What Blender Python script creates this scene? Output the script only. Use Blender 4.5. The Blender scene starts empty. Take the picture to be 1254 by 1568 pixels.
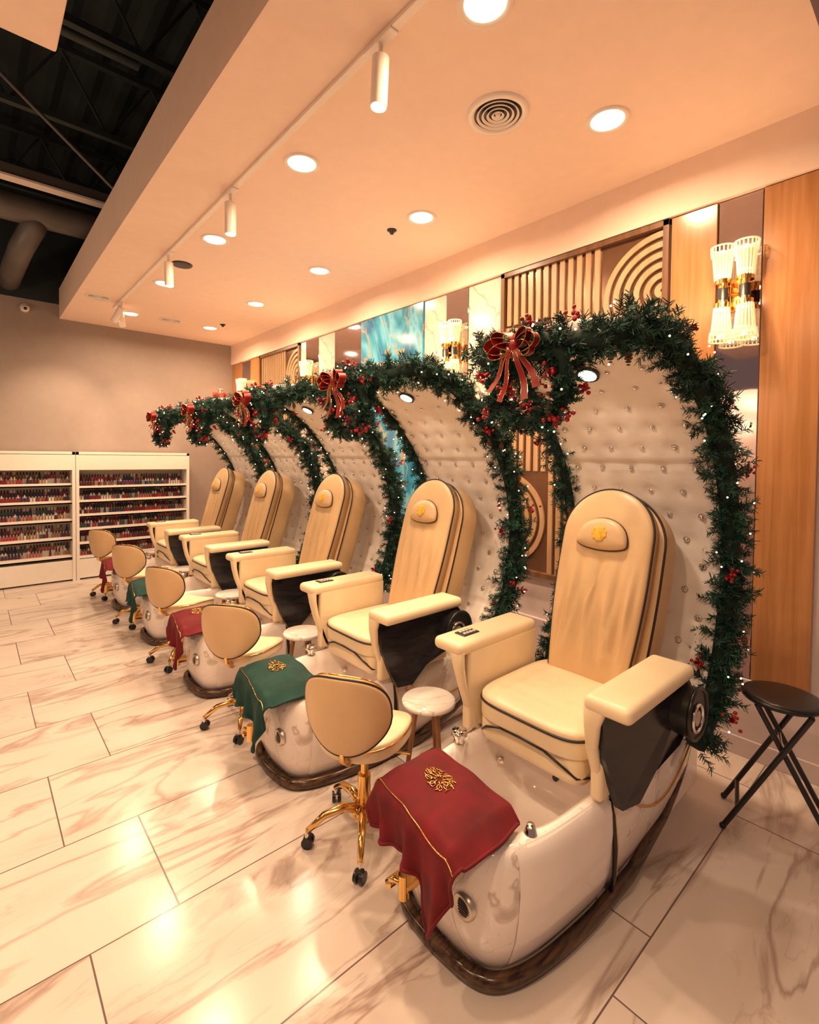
import bpy, bmesh, math, random
import numpy as np
from mathutils import Vector, Matrix

random.seed(7)
scene = bpy.context.scene
COL = scene.collection
try:
    scene.view_settings.view_transform = 'Standard'
    scene.view_settings.look = 'None'
except Exception:
    pass

# ------------------------------------------------------------------ materials
def nodes_of(m):
    m.use_nodes = True
    nt = m.node_tree
    return nt, nt.nodes, nt.links, nt.nodes['Principled BSDF']

def setin(b, names, v):
    for n in names:
        if n in b.inputs:
            b.inputs[n].default_value = v
            return

def mk(name, col, rough=.5, metal=0., var=.06, scale=12., bump=0., bscale=80., coat=0., emis=None, estr=0., sheen=0., alpha=1., trans=0.):
    m = bpy.data.materials.new(name)
    nt, N, L, b = nodes_of(m)
    tc = N.new('ShaderNodeTexCoord')
    nz = N.new('ShaderNodeTexNoise'); nz.inputs['Scale'].default_value = scale; nz.inputs['Detail'].default_value = 3
    L.new(tc.outputs['Object'], nz.inputs['Vector'])
    r = N.new('ShaderNodeValToRGB')
    r.color_ramp.elements[0].position = .3; r.color_ramp.elements[1].position = .7
    c0 = [max(0, c*(1-var)) for c in col[:3]] + [1]; c1 = [min(1, c*(1+var)) for c in col[:3]] + [1]
    r.color_ramp.elements[0].color = c0; r.color_ramp.elements[1].color = c1
    L.new(nz.outputs[0], r.inputs[0]); L.new(r.outputs[0], b.inputs['Base Color'])
    b.inputs['Roughness'].default_value = rough
    b.inputs['Metallic'].default_value = metal
    if coat: setin(b, ['Coat Weight', 'Clearcoat'], coat)
    if sheen:
        setin(b, ['Sheen Weight', 'Sheen'], sheen)
    if trans: setin(b, ['Transmission Weight', 'Transmission'], trans)
    if emis:
        setin(b, ['Emission Color', 'Emission'], list(emis)+[1]); b.inputs['Emission Strength'].default_value = estr
    if bump:
        n2 = N.new('ShaderNodeTexNoise'); n2.inputs['Scale'].default_value = bscale
        L.new(tc.outputs['Object'], n2.inputs['Vector'])
        bp = N.new('ShaderNodeBump'); bp.inputs['Strength'].default_value = bump; bp.inputs['Distance'].default_value = .004
        L.new(n2.outputs[0], bp.inputs['Height']); L.new(bp.outputs[0], b.inputs['Normal'])
    return m

def ridge(N, L, vec, scale, width, dist=1.2, detail=5):
    nz = N.new('ShaderNodeTexNoise'); nz.inputs['Scale'].default_value = scale
    nz.inputs['Detail'].default_value = detail; nz.inputs['Distortion'].default_value = dist
    L.new(vec, nz.inputs['Vector'])
    s = N.new('ShaderNodeMath'); s.operation = 'SUBTRACT'; s.inputs[1].default_value = .5; L.new(nz.outputs[0], s.inputs[0])
    a = N.new('ShaderNodeMath'); a.operation = 'ABSOLUTE'; L.new(s.outputs[0], a.inputs[0])
    mr = N.new('ShaderNodeMapRange'); mr.inputs['From Min'].default_value = 0; mr.inputs['From Max'].default_value = width
    mr.inputs['To Min'].default_value = 1; mr.inputs['To Max'].default_value = 0
    L.new(a.outputs[0], mr.inputs['Value'])
    return mr.outputs[0]

def mul(N, L, a, b):
    m = N.new('ShaderNodeMath'); m.operation = 'MULTIPLY'
    L.new(a, m.inputs[0])
    if isinstance(b, (int, float)): m.inputs[1].default_value = b
    else: L.new(b, m.inputs[1])
    return m.outputs[0]

def mixc(N, L, fac, c1, c2):
    m = N.new('ShaderNodeMixRGB')
    if isinstance(fac, (int, float)): m.inputs[0].default_value = fac
    else: L.new(fac, m.inputs[0])
    for i, c in ((1, c1), (2, c2)):
        if isinstance(c, (tuple, list)): m.inputs[i].default_value = list(c)[:3]+[1]
        else: L.new(c, m.inputs[i])
    return m.outputs[0]

def marble(name, base, vein, vein2=None, scale=2.2, width=.03, rough=.18, stretch=(1, 1, 1), rot=.5, cloud=.12):
    m = bpy.data.materials.new(name)
    nt, N, L, b = nodes_of(m)
    tc = N.new('ShaderNodeTexCoord'); mp = N.new('ShaderNodeMapping')
    mp.inputs['Scale'].default_value = stretch; mp.inputs['Rotation'].default_value = (rot, .3, rot)
    L.new(tc.outputs['Object'], mp.inputs['Vector'])
    v1 = ridge(N, L, mp.outputs[0], scale, width, 1.5, 4)
    v2 = ridge(N, L, mp.outputs[0], scale*2.1, width*.5, 2., 3)
    cl = N.new('ShaderNodeTexNoise'); cl.inputs['Scale'].default_value = scale*1.3; L.new(mp.outputs[0], cl.inputs['Vector'])
    base2 = mixc(N, L, mul(N, L, cl.outputs[0], cloud), base, vein)
    c = mixc(N, L, mul(N, L, v1, .6), base2, vein)
    c = mixc(N, L, mul(N, L, v2, .35), c, vein2 or vein)
    L.new(c, b.inputs['Base Color']); b.inputs['Roughness'].default_value = rough
    return m

def wood(name, c1, c2, scale=3., stretch=(1, 1, .08), rough=.3, bands=9.):
    m = bpy.data.materials.new(name)
    nt, N, L, b = nodes_of(m)
    tc = N.new('ShaderNodeTexCoord'); mp = N.new('ShaderNodeMapping'); mp.inputs['Scale'].default_value = stretch
    L.new(tc.outputs['Object'], mp.inputs['Vector'])
    nz = N.new('ShaderNodeTexNoise'); nz.inputs['Scale'].default_value = scale*bands; nz.inputs['Detail'].default_value = 6
    nz.inputs['Distortion'].default_value = .6
    L.new(mp.outputs[0], nz.inputs['Vector'])
    r = N.new('ShaderNodeValToRGB'); r.color_ramp.elements[0].position = .35; r.color_ramp.elements[1].position = .66
    r.color_ramp.elements[0].color = list(c1)+[1]; r.color_ramp.elements[1].color = list(c2)+[1]
    L.new(nz.outputs[0], r.inputs[0]); L.new(r.outputs[0], b.inputs['Base Color'])
    b.inputs['Roughness'].default_value = rough
    return m

def floor_mat():
    m = bpy.data.materials.new('marble_floor_tiles')
    nt, N, L, b = nodes_of(m)
    tc = N.new('ShaderNodeTexCoord'); mp = N.new('ShaderNodeMapping'); mp.inputs['Location'].default_value = (-.54+11.5, -.08+5.8, 0)
    L.new(tc.outputs['Object'], mp.inputs['Vector'])
    br = N.new('ShaderNodeTexBrick'); br.offset = .235; br.offset_frequency = 2; br.squash = 1.
    for k, v in (('Scale', 1.), ('Mortar Size', .003), ('Mortar Smooth', .3), ('Bias', 0.), ('Brick Width', 1.15), ('Row Height', .58)):
        br.inputs[k].default_value = v
    br.inputs['Color1'].default_value = (0, 0, 0, 1); br.inputs['Color2'].default_value = (1, 1, 1, 1); br.inputs['Mortar'].default_value = (.5, .5, .5, 1)
    L.new(mp.outputs[0], br.inputs['Vector'])
    off = N.new('ShaderNodeVectorMath'); off.operation = 'SCALE'; L.new(br.outputs['Color'], off.inputs[0]); off.inputs['Scale'].default_value = 7.3
    ad = N.new('ShaderNodeVectorMath'); ad.operation = 'ADD'; L.new(tc.outputs['Object'], ad.inputs[0]); L.new(off.outputs[0], ad.inputs[1])
    m2 = N.new('ShaderNodeMapping'); m2.inputs['Scale'].default_value = (.5, 2.1, 1); m2.inputs['Rotation'].default_value = (0, 0, -.10)
    L.new(ad.outputs[0], m2.inputs['Vector'])
    v1 = ridge(N, L, m2.outputs[0], 1.5, .03, .9, 6)
    v2 = ridge(N, L, m2.outputs[0], 3.4, .02, 1.4, 5)
    cl = N.new('ShaderNodeTexNoise'); cl.inputs['Scale'].default_value = 1.7; cl.inputs['Detail'].default_value = 6; L.new(m2.outputs[0], cl.inputs['Vector'])
    rr = N.new('ShaderNodeValToRGB'); rr.color_ramp.elements[0].position = .45; rr.color_ramp.elements[1].position = .75
    L.new(cl.outputs[0], rr.inputs[0])
    c = mixc(N, L, mul(N, L, rr.outputs[0], .5), (.68, .585, .535), (.47, .355, .31))
    mask = mul(N, L, v1, cl.outputs[0])
    c = mixc(N, L, mul(N, L, mask, 1.15), c, (.26, .155, .125))
    c = mixc(N, L, mul(N, L, mul(N, L, v2, rr.outputs[0]), .6), c, (.30, .185, .15))
    c = mixc(N, L, br.outputs['Fac'], c, (.15, .10, .09))
    L.new(c, b.inputs['Base Color'])
    b.inputs['Roughness'].default_value = .18
    bp = N.new('ShaderNodeBump'); bp.inputs['Strength'].default_value = .4; bp.inputs['Distance'].default_value = .002; bp.invert = True
    L.new(br.outputs['Fac'], bp.inputs['Height']); L.new(bp.outputs[0], b.inputs['Normal'])
    return m

def agate_mat():
    m = bpy.data.materials.new('blue_agate')
    nt, N, L, b = nodes_of(m)
    tc = N.new('ShaderNodeTexCoord'); mp = N.new('ShaderNodeMapping'); mp.inputs['Scale'].default_value = (1, 1.1, .55); mp.inputs['Rotation'].default_value = (.6, 0, 0)
    L.new(tc.outputs['Object'], mp.inputs['Vector'])
    nz = N.new('ShaderNodeTexNoise'); nz.inputs['Scale'].default_value = 1.6; nz.inputs['Detail'].default_value = 4; nz.inputs['Distortion'].default_value = 2.2
    L.new(mp.outputs[0], nz.inputs['Vector'])
    r = N.new('ShaderNodeValToRGB'); e = r.color_ramp.elements
    e[0].position = .25; e[0].color = (.01, .07, .16, 1); e[1].position = .8; e[1].color = (.60, .75, .80, 1)
    for p, c in ((.4, (.02, .16, .34, 1)), (.5, (.05, .32, .50, 1)), (.6, (.20, .52, .70, 1)), (.66, (.04, .26, .42, 1))):
        x = e.new(p); x.color = c
    L.new(nz.outputs[0], r.inputs[0])
    v = ridge(N, L, mp.outputs[0], 1.3, .012, 2.5, 3)
    c = mixc(N, L, v, r.outputs[0], (.5, .30, .10))
    L.new(c, b.inputs['Base Color']); b.inputs['Roughness'].default_value = .15
    return m

M = {}
M['ceil'] = mk('ceiling_paint', (.84, .64, .53), .75, var=.02, bump=.05, bscale=200)
M['wall'] = mk('grey_wall_paint', (.30, .235, .21), .8, var=.03, bump=.05, bscale=150)
M['wallw'] = mk('white_wall_paint', (.68, .58, .58), .6, var=.03)
M['dark'] = mk('dark_deck_paint', (.010, .018, .022), .8, var=.3, scale=3)
M['darkm'] = mk('dark_steel_paint', (.020, .030, .034), .6, var=.2, scale=6)
M['duct'] = mk('galvanised_duct', (.12, .105, .10), .5, .3, var=.15, scale=5)
M['floor'] = floor_mat()
M['leather'] = mk('cream_leather', (.84, .675, .455), .36, var=.05, scale=7, bump=.12, bscale=260)
M['leather2'] = mk('tan_leather', (.66, .435, .235), .38, var=.06, scale=5, bump=.12, bscale=260)
M['pipe'] = mk('black_piping', (.015, .012, .014), .4)
M['black'] = wood('black_wood_panel', (.008, .008, .012), (.026, .024, .03), rough=.22, stretch=(.1, 1, 1))
M['blackp'] = mk('black_plastic', (.012, .012, .014), .3)
M['white'] = mk('white_gelcoat', (.92, .83, .80), .10, var=.02, coat=.5)
M['whitec'] = mk('white_laminate', (.80, .74, .68), .35, var=.02)
M['tuft'] = mk('white_tufted_vinyl', (.86, .79, .75), .30, var=.03, bump=.06, bscale=220)
M['bmarble'] = marble('tub_marble', (.92, .83, .79), (.36, .24, .17), (.5, .33, .15), 2.6, .014, .10, cloud=.06)
M['wmarble'] = marble('wall_marble', (.74, .60, .53), (.36, .18, .10), (.45, .28, .1), 1.3, .018, .15)
M['woodp'] = wood('oak_wall_panel', (.36, .155, .055), (.46, .215, .088), 2.5, (1, 1, .05), .20, 12)
M['woodl'] = wood('lattice_wood', (.42, .255, .14), (.52, .335, .195), 2.5, (1, 1, .1), .35)
M['frame'] = wood('lattice_frame_wood', (.12, .055, .025), (.20, .095, .045), 2.5, (1, 1, .1), .35)
M['woodd'] = wood('walnut_trim', (.018, .008, .005), (.12, .06, .032), 3., (.12, 1, 1), .22, 14)
M['woods'] = wood('stool_wood', (.28, .12, .05), (.42, .2, .09), 3.)
M['mirror'] = mk('mirror_glass', (.55, .49, .53), .04, 1., var=.02)
M['bronze'] = mk('bronze_mirror', (.17, .088, .05), .22, .5, var=.1)
M['agate'] = agate_mat()
M['gold'] = mk('polished_gold', (.85, .52, .18), .16, 1., var=.04)
M['chrome'] = mk('chrome', (.8, .76, .72), .08, 1., var=.02)
M['nickel'] = mk('brushed_nickel', (.62, .55, .46), .3, .7, var=.05)
M['crystal'] = mk('crystal_button', (.88, .85, .83), .04, 1., var=.2, scale=200)
M['red'] = mk('red_velvet', (.13, .0009, .006), .85, var=.35, scale=9)
M['green'] = mk('green_velvet', (.002, .038, .031), .85, var=.35, scale=9)
M['ribbon'] = mk('red_ribbon', (.27, .004, .006), .42, var=.15)
M['berry'] = mk('red_berry', (.36, .006, .012), .25, var=.1)
M['n1'] = mk('pine_needle_dark', (.007, .044, .032), .6, var=.3, scale=25)
M['n2'] = mk('pine_needle_light', (.018, .088, .056), .6, var=.3, scale=25)
M['core'] = mk('garland_core', (.004, .018, .013), .9)
M['cone'] = mk('pine_cone_brown', (.10, .04, .02), .7, var=.3, scale=40)
M['fairy'] = mk('fairy_light', (1, .8, .5), .4, emis=(1, .74, .40), estr=11)
M['lamp'] = mk('downlight_lens', (1, .9, .7), .5, emis=(1, .82, .50), estr=12)
M['glassl'] = mk('fluted_glass_lit', (.85, .6, .35), .12, emis=(1, .56, .22), estr=.25, var=.2)
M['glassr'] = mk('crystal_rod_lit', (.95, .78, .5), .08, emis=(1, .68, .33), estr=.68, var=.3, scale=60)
M['bulb'] = mk('warm_bulb', (1, .8, .5), .4, emis=(1, .76, .42), estr=14)
M['trimw'] = mk('white_metal', (.80, .70, .62), .35, var=.02)
M['orange'] = mk('gold_emblem', (.95, .45, .05), .3, var=.35, scale=60)
M['exit'] = mk('exit_sign_red', (.6, .02, .01), .4, emis=(1, .05, .02), estr=1.5)

# ------------------------------------------------------------------ mesh builder
class MB:
    def __init__(s): s.v = []; s.f = []; s.m = []; s.s = []; s.mats = []
    def mi(s, k):
        if k not in s.mats: s.mats.append(k)
        return s.mats.index(k)
    def add(s, vs, fs, mat, smooth=True, X=None):
        o = len(s.v); i = s.mi(mat)
        for p in vs:
            p = Vector(p)
            if X is not None: p = X @ p
            s.v.append((p.x, p.y, p.z))
        for f in fs:
            s.f.append([o+a for a in f]); s.m.append(i); s.s.append(smooth)
    def addbm(s, bm, mat, smooth=True, X=None):
        bm.verts.ensure_lookup_table(); bm.verts.index_update()
        s.add([v.co.copy() for v in bm.verts], [[v.index for v in f.verts] for f in bm.faces], mat, smooth, X)
        bm.free()
    def box(s, c, d, mat, r=0., seg=2, X=None, taper=None):
        bm = bmesh.new(); bmesh.ops.create_cube(bm, size=1)
        for v in bm.verts:
            v.co = Vector((v.co.x*d[0], v.co.y*d[1], v.co.z*d[2]))
            if taper and v.co.z < 0: v.co.x *= taper; v.co.y *= taper
        if r > 0: bmesh.ops.bevel(bm, geom=bm.edges[:], offset=r, segments=seg, profile=.5, affect='EDGES')
        bmesh.ops.translate(bm, verts=bm.verts, vec=Vector(c))
        s.addbm(bm, mat, r > 0.006, X)
    def bb(s, a, b, mat, r=0., seg=2, X=None):
        s.box([(a[i]+b[i])/2 for i in range(3)], [abs(b[i]-a[i]) for i in range(3)], mat, r, seg, X)
    def cyl(s, p0, p1, r0, mat, r1=None, seg=16, caps=True, X=None):
        r1 = r0 if r1 is None else r1
        p0 = Vector(p0); p1 = Vector(p1); t = (p1-p0).normalized()
        a = t.orthogonal().normalized(); b = t.cross(a)
        vs = []
        for p, r in ((p0, r0), (p1, r1)):
            for i in range(seg):
                q = 2*math.pi*i/seg; vs.append(p+a*r*math.cos(q)+b*r*math.sin(q))
        s.add(vs, [[i, (i+1) % seg, seg+(i+1) % seg, seg+i] for i in range(seg)], mat, True, X)
        if caps:
            s.add(vs[:seg], [list(range(seg))[::-1]], mat, False, X); s.add(vs[seg:], [list(range(seg))], mat, False, X)
    def tube(s, pts, r, mat, seg=8, closed=False, X=None):
        P = [Vector(p) for p in pts]; n = len(P); vs = []; prev = None
        for i in range(n):
            if closed: t = (P[(i+1) % n]-P[i-1])
            else: t = P[min(i+1, n-1)]-P[max(i-1, 0)]
            t = t.normalized() if t.length > 1e-9 else Vector((0, 0, 1))
            if prev is None: a = t.orthogonal().normalized()
            else:
                a = prev-t*prev.dot(t); a = a.normalized() if a.length > 1e-6 else t.orthogonal().normalized()
            prev = a; b = t.cross(a); rr = r[i] if isinstance(r, (list, tuple)) else r
            for k in range(seg):
                q = 2*math.pi*k/seg; vs.append(P[i]+a*rr*math.cos(q)+b*rr*math.sin(q))
        fs = []
        for i in range(n if closed else n-1):
            j = (i+1) % n
            for k in range(seg):
                l = (k+1) % seg; fs.append([i*seg+k, i*seg+l, j*seg+l, j*seg+k])
        if not closed: fs.append(list(range(seg))[::-1]); fs.append([(n-1)*seg+k for k in range(seg)])
        s.add(vs, fs, mat, True, X)
    def lathe(s, prof, mat, c=(0, 0, 0), seg=28, X=None, flute=0, nf=0, smooth=True):
        vs = []; fs = []
        for (r, z) in prof:
            for k in range(seg):
                q = 2*math.pi*k/seg; rr = r*(1+(flute*math.cos(q*nf) if nf else 0))
                vs.append((c[0]+rr*math.cos(q), c[1]+rr*math.sin(q), c[2]+z))
        for i in range(len(prof)-1):
            for k in range(seg):
                l = (k+1) % seg; fs.append([i*seg+k, i*seg+l, (i+1)*seg+l, (i+1)*seg+k])
        s.add(vs, fs, mat, smooth, X)
    def sph(s, c, r, mat, sc=(1, 1, 1), sub=2, X=None):
        bm = bmesh.new(); bmesh.ops.create_icosphere(bm, subdivisions=sub, radius=r)
        for v in bm.verts: v.co = Vector((v.co.x*sc[0]+c[0], v.co.y*sc[1]+c[1], v.co.z*sc[2]+c[2]))
        s.addbm(bm, mat, True, X)
    def rings(s, R, mat, close_end=True, close_start=False, X=None, smooth=True):
        n = len(R[0]); vs = [p for r in R for p in r]; fs = []
        for i in range(len(R)-1):
            for k in range(n):
                l = (k+1) % n; fs.append([i*n+k, i*n+l, (i+1)*n+l, (i+1)*n+k])
        if close_end:
            c = sum((Vector(p) for p in R[-1]), Vector())/n; vs.append(c); o = len(vs)-1
            for k in range(n): fs.append([(len(R)-1)*n+k, (len(R)-1)*n+(k+1) % n, o])
        if close_start:
            c = sum((Vector(p) for p in R[0]), Vector())/n; vs.append(c); o = len(vs)-1
            for k in range(n): fs.append([(k+1) % n, k, o])
        s.add(vs, fs, mat, smooth, X)
    def pad(s, out, side, front, back, mat, X=None, warp=None, disp=None, rings=10, p=3.):
        n = len(out); cx = sum(o[0] for o in out)/n; cy = sum(o[1] for o in out)/n
        R = []
        def ring(sc, w, f):
            r = []
            for (u, v) in out:
                U = cx+(u-cx)*sc; V = cy+(v-cy)*sc; W = w
                if f and disp: W += disp(U, V, sc)
                q = Vector((U, V, W))
                if warp: q = warp(q)
                r.append(q)
            return r
        for k in range(rings, -1, -1):
            ph = k/rings*math.pi/2*.995; R.append(ring(max(.01, math.cos(ph)**(2/p)), -side/2-back*math.sin(ph)**(2/p), False))
        for k in range(0, rings+1):
            ph = k/rings*math.pi/2*.995; R.append(ring(max(.01, math.cos(ph)**(2/p)), side/2+front*math.sin(ph)**(2/p), True))
        s.rings(R, mat, True, True, X)
    def mesh(s, name, shift=None):
        me = bpy.data.meshes.new(name)
        me.from_pydata(s.v, [], s.f)
        for k in s.mats: me.materials.append(M[k])
        me.polygons.foreach_set('material_index', s.m); me.polygons.foreach_set('use_smooth', s.s)
        bm = bmesh.new(); bm.from_mesh(me); bmesh.ops.recalc_face_normals(bm, faces=bm.faces[:]); bm.to_mesh(me); bm.free()
        if shift: me.transform(Matrix.Translation(Vector(shift)))
        me.update(); return me
    def obj(s, name, parent=None, shift=None, loc=(0, 0, 0)):
        o = bpy.data.objects.new(name, s.mesh(name, shift)); COL.objects.link(o); o.location = loc
        if parent: o.parent = parent
        return o

def empty(name, loc=(0, 0, 0), rz=0.):
    e = bpy.data.objects.new(name, None); COL.objects.link(e); e.location = loc; e.rotation_euler = (0, 0, rz); e.empty_display_size = .1
    return e
def place(me, name, parent=None, loc=(0, 0, 0)):
    o = bpy.data.objects.new(name, me); COL.objects.link(o); o.location = loc
    if parent: o.parent = parent
    return o
def boxobj(name, a, b, mat, r=0.):
    c = [(a[i]+b[i])/2 for i in range(3)]
    m = MB(); m.bb([a[i]-c[i] for i in range(3)], [b[i]-c[i] for i in range(3)], mat, r)
    return m.obj(name, loc=c)

# ------------------------------------------------------------------ room
XW = 3.16; YB = 7.80; ZC = 3.34
m = MB(); m.bb((-5, -2.5, -.1), (XW+.2, YB+.2, 0), 'floor'); m.obj('floor')
m = MB(); m.bb((-5, YB, 0), (XW+.2, YB+.15, 3.52), 'wall'); m.bb((-5, YB, 3.52), (XW+.2, YB+.15, 5.3), 'dark'); m.obj('wall_back')
m = MB(); m.bb((XW, -2.5, 0), (XW+.15, YB, 3.72), 'wallw'); m.bb((XW, -2.5, 3.72), (XW+.15, YB, 5.3), 'dark'); m.obj('wall_right')
boxobj('ceiling', (.87, .44, ZC), (XW, YB, 3.72), 'ceil')
boxobj('trim_1', (3.11, .44, 3.04), (XW, YB, ZC), 'ceil')
boxobj('trim_2', (3.125, .44, 0), (XW, YB, .42), 'wallw', .004)
boxobj('baseboard_right', (3.112, -2.5, 0), (3.125, YB, .10), 'wallw', .003)
boxobj('baseboard_back', (2.45, YB-.015, 0), (3.11, YB, .10), 'wallw', .003)
boxobj('dropped_ceiling_panel', (-4., -2., 3.42), (.31, 2.80, 3.72), 'ceil', .01)
m = MB(); n = 120; vs = []; fs = []
for i in range(n+1):
    x = -5+(XW+5.2)*i/n; z = 5.15+(.04 if (i//2) % 2 else 0.)
    vs += [(x, -2.5, z), (x, YB+.1, z)]
for i in range(n): fs.append([2*i, 2*i+1, 2*i+3, 2*i+2])
m.add(vs, fs, 'dark', False); m.obj('roof_deck')
for yy in (1.2, 2.6, 4.0, 5.2, 6.8):
    m = MB(); z0, z1 = 4.45, 5.05
    for z in (z0, z1): m.bb((-5, yy-.03, z-.025), (XW-.02, yy+.03, z+.025), 'darkm')
    x = -5; k = 0
    while x < XW-.4:
        m.cyl((x, yy, z0 if k % 2 else z1), (x+.35, yy, z1 if k % 2 else z0), .012, 'darkm', seg=6); x += .35; k += 1
    m.obj('roof_truss')
m = MB(); m.bb((-5, 5.86, 4.14), (XW-.02, 5.94, 4.24), 'duct'); m.bb((-5, 5.84, 4.12), (XW-.02, 5.96, 4.14), 'trimw'); m.obj('steel_beam')  # pale bottom strip paints in the light on the beam's underside
m = MB(); m.cyl((-5, 6.35, 4.05), (XW-.05, 6.35, 4.05), .14, 'duct', seg=24)
m.tube([(.55, 6.35, 4.05), (.50, 6.38, 3.9), (.42, 6.6, 3.75), (.38, 7.1, 3.68), (.36, YB-.14, 3.66)], .11, 'duct', 16)
for x in (-1, .1, 1.2): m.cyl((x, 6.35, 4.05), (x+.03, 6.35, 4.05), .15, 'duct', seg=24)
m.obj('air_duct')
m = MB(); m.cyl((-.6, 5, 5.15), (1.05, 5, 3.84), .016, 'duct', seg=8); m.obj('ceiling_brace_rod')
m = MB(); m.cyl((-2.5, 3.9, 4.3), (.9, 3.9, 4.3), .03, 'darkm'); m.cyl((-.3, -2, 4.5), (-.3, YB-.03, 4.5), .03, 'darkm'); m.obj('sprinkler_pipe')

# ------------------------------------------------------------------ right wall decoration
def panel(name, y0, y1, mat, z0=.425, z1=3.035, th=.02, x=XW-.001):
    return boxobj(name, (x-th, y0+.003, z0), (x, y1-.003, z1), mat, .002)
panel('wood_wall_panel', .49, .745, 'woodp', th=.03)
panel('mirror_panel', .745, .957, 'mirror')
panel('wood_wall_panel', .957, 1.204, 'woodp', th=.03)
panel('marble_wall_panel', 2.46, 2.81, 'wmarble')
panel('mirror_panel', 2.81, 3.07, 'mirror')
panel('marble_wall_panel', 3.07, 3.35, 'wmarble')
panel('blue_agate_painting', 3.35, 4.32, 'agate', th=.035)
panel('mirror_panel', 4.32, 4.85, 'mirror')
panel('marble_wall_panel', 4.85, 5.2, 'wmarble')
panel('mirror_panel', 5.2, 5.5, 'mirror')
panel('marble_wall_panel', 5.5, 5.63, 'wmarble')
panel('wood_wall_panel', 6.8, 7.12, 'woodp', th=.03)
panel('mirror_panel', 7.12, 7.42, 'mirror')
panel('wood_wall_panel', 7.42, 7.79, 'woodp', th=.03)

def lattice(name, y0, y1, z0, z1):
    m = MB(); W = y1-y0; H = z1-z0
    m.bb((-.008, 0, 0), (0, W, H), 'bronze')
    fr = .035
    for a, b in (((0, 0), (fr, H)), ((W-fr, 0), (W, H)), ((0, 0), (W, fr)), ((0, H-fr), (W, H))):
        m.bb((-.045, a[0], a[1]), (0, b[0], b[1]), 'frame', .002)
    nc = 3; cw = (W-2*fr)/nc; nr = int(round((H-2*fr)/cw)); ch = (H-2*fr)/nr
    nb = 6; pitch = cw/nb; bw = pitch*.56
    pat = [['A', 'V', 'V'], ['B', 'V', 'R'], ['V', 'V', 'C'], ['A', 'V', 'V'], ['B', 'V', 'R'], ['V', 'V', 'C']]
    for r in range(nr):
        for c in range(nc):
            k = pat[r % 6][c]
            Y = fr+c*cw; Z = H-fr-(r+1)*ch
            if k == 'V':
                for i in range(nb):
                    m.bb((-.024, Y+pitch*(i+.22), Z), (-.008, Y+pitch*(i+.22)+bw, Z+ch), 'woodl')
            else:
                cy, cz, a0 = {'A': (Y, Z, 0), 'B': (Y, Z+ch, -90), 'R': (Y+cw, Z, 90), 'C': (Y+cw, Z+ch, 180)}[k]
                for i in range(nb):
                    ri = pitch*(i+.22); ro = ri+bw; ns = 5+i*2; vs = []; fs = []
                    for j in range(ns+1):
                        q = math.radians(a0+90*j/ns)
                        for (rad, xx) in ((ri, -.024), (ro, -.024), (ro, -.008), (ri, -.008)):
                            vs.append((xx, cy+rad*math.cos(q)*1., cz+rad*math.sin(q)*ch/cw))
                    for j in range(ns):
                        for e in range(4): fs.append([j*4+e, j*4+(e+1) % 4, (j+1)*4+(e+1) % 4, (j+1)*4+e])
                    m.add(vs, fs, 'woodl', False)
    return m.obj(name, loc=(XW-.001, y0, z0))
lattice('lattice_screen', 1.21, 2.455, .73, 3.035)
lattice('lattice_screen', 5.635, 6.795, .73, 3.035)

def sconce(y, z=2.5):
    e = empty('wall_sconce', (XW-.022, y, z))
    m = MB(); m.box((-.012, 0, 0), (.024, .07, .17), 'gold', .004)
    for s in (-1, 1):
        m.cyl((-.02, 0, 0), (-.085, s*.052, 0), .009, 'gold')
        m.cyl((-.085, s*.052, -.06), (-.085, s*.052, .06), .022, 'gold')
        m.cyl((-.085, s*.052, -.075), (-.085, s*.052, -.05), .040, 'gold'); m.cyl((-.085, s*.052, .05), (-.085, s*.052, .075), .040, 'gold')
        m.cyl((-.085, s*.052, -.03), (-.085, s*.052, .03), .027, 'blackp')
    m.obj('bracket', e)
    g = MB(); b = MB()
    for s in (-1, 1):
        for t in (-1, 1):
            def rad(h): return .036+.014*((h-.075)/.17)+(.006 if h > .20 else 0)
            g.lathe([(rad(h)*.86, t*h) for h in (.075, .12, .17, .205)], 'glassl', (-.085, s*.055, 0), 36)
            for k in range(18):
                q = 2*math.pi*k/18; c, sn = math.cos(q), math.sin(q)
                g.tube([(-.085+rad(h)*c, s*.055+rad(h)*sn, t*h) for h in (.072, .12, .17, .20, .215, .25)], .0038, 'glassr', 6)
            for hh in (.10, .205, .25):
                g.tube([(-.085+rad(hh)*math.cos(a), s*.055+rad(hh)*math.sin(a), t*hh) for a in [2*math.pi*i/30 for i in range(30)]], .0042, 'glassr', 6, True)
            b.sph((-.085, s*.055, t*.135), .016, 'bulb', (1, 1, 1.8))
            b.sph((-.085, s*.055, t*.225), .014, 'bulb')
    g.obj('glass_shades', e); b.obj('bulbs', e)
    l = bpy.data.lights.new('sconce_glow', 'POINT'); l.energy = 8; l.color = (1, .62, .32); l.shadow_soft_size = .05
    o = bpy.data.objects.new('sconce_glow', l); COL.objects.link(o); o.parent = e; o.location = (-.24, 0, 0)
for y in (.85, 2.94, 5.35, 7.27): sconce(y)

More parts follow.
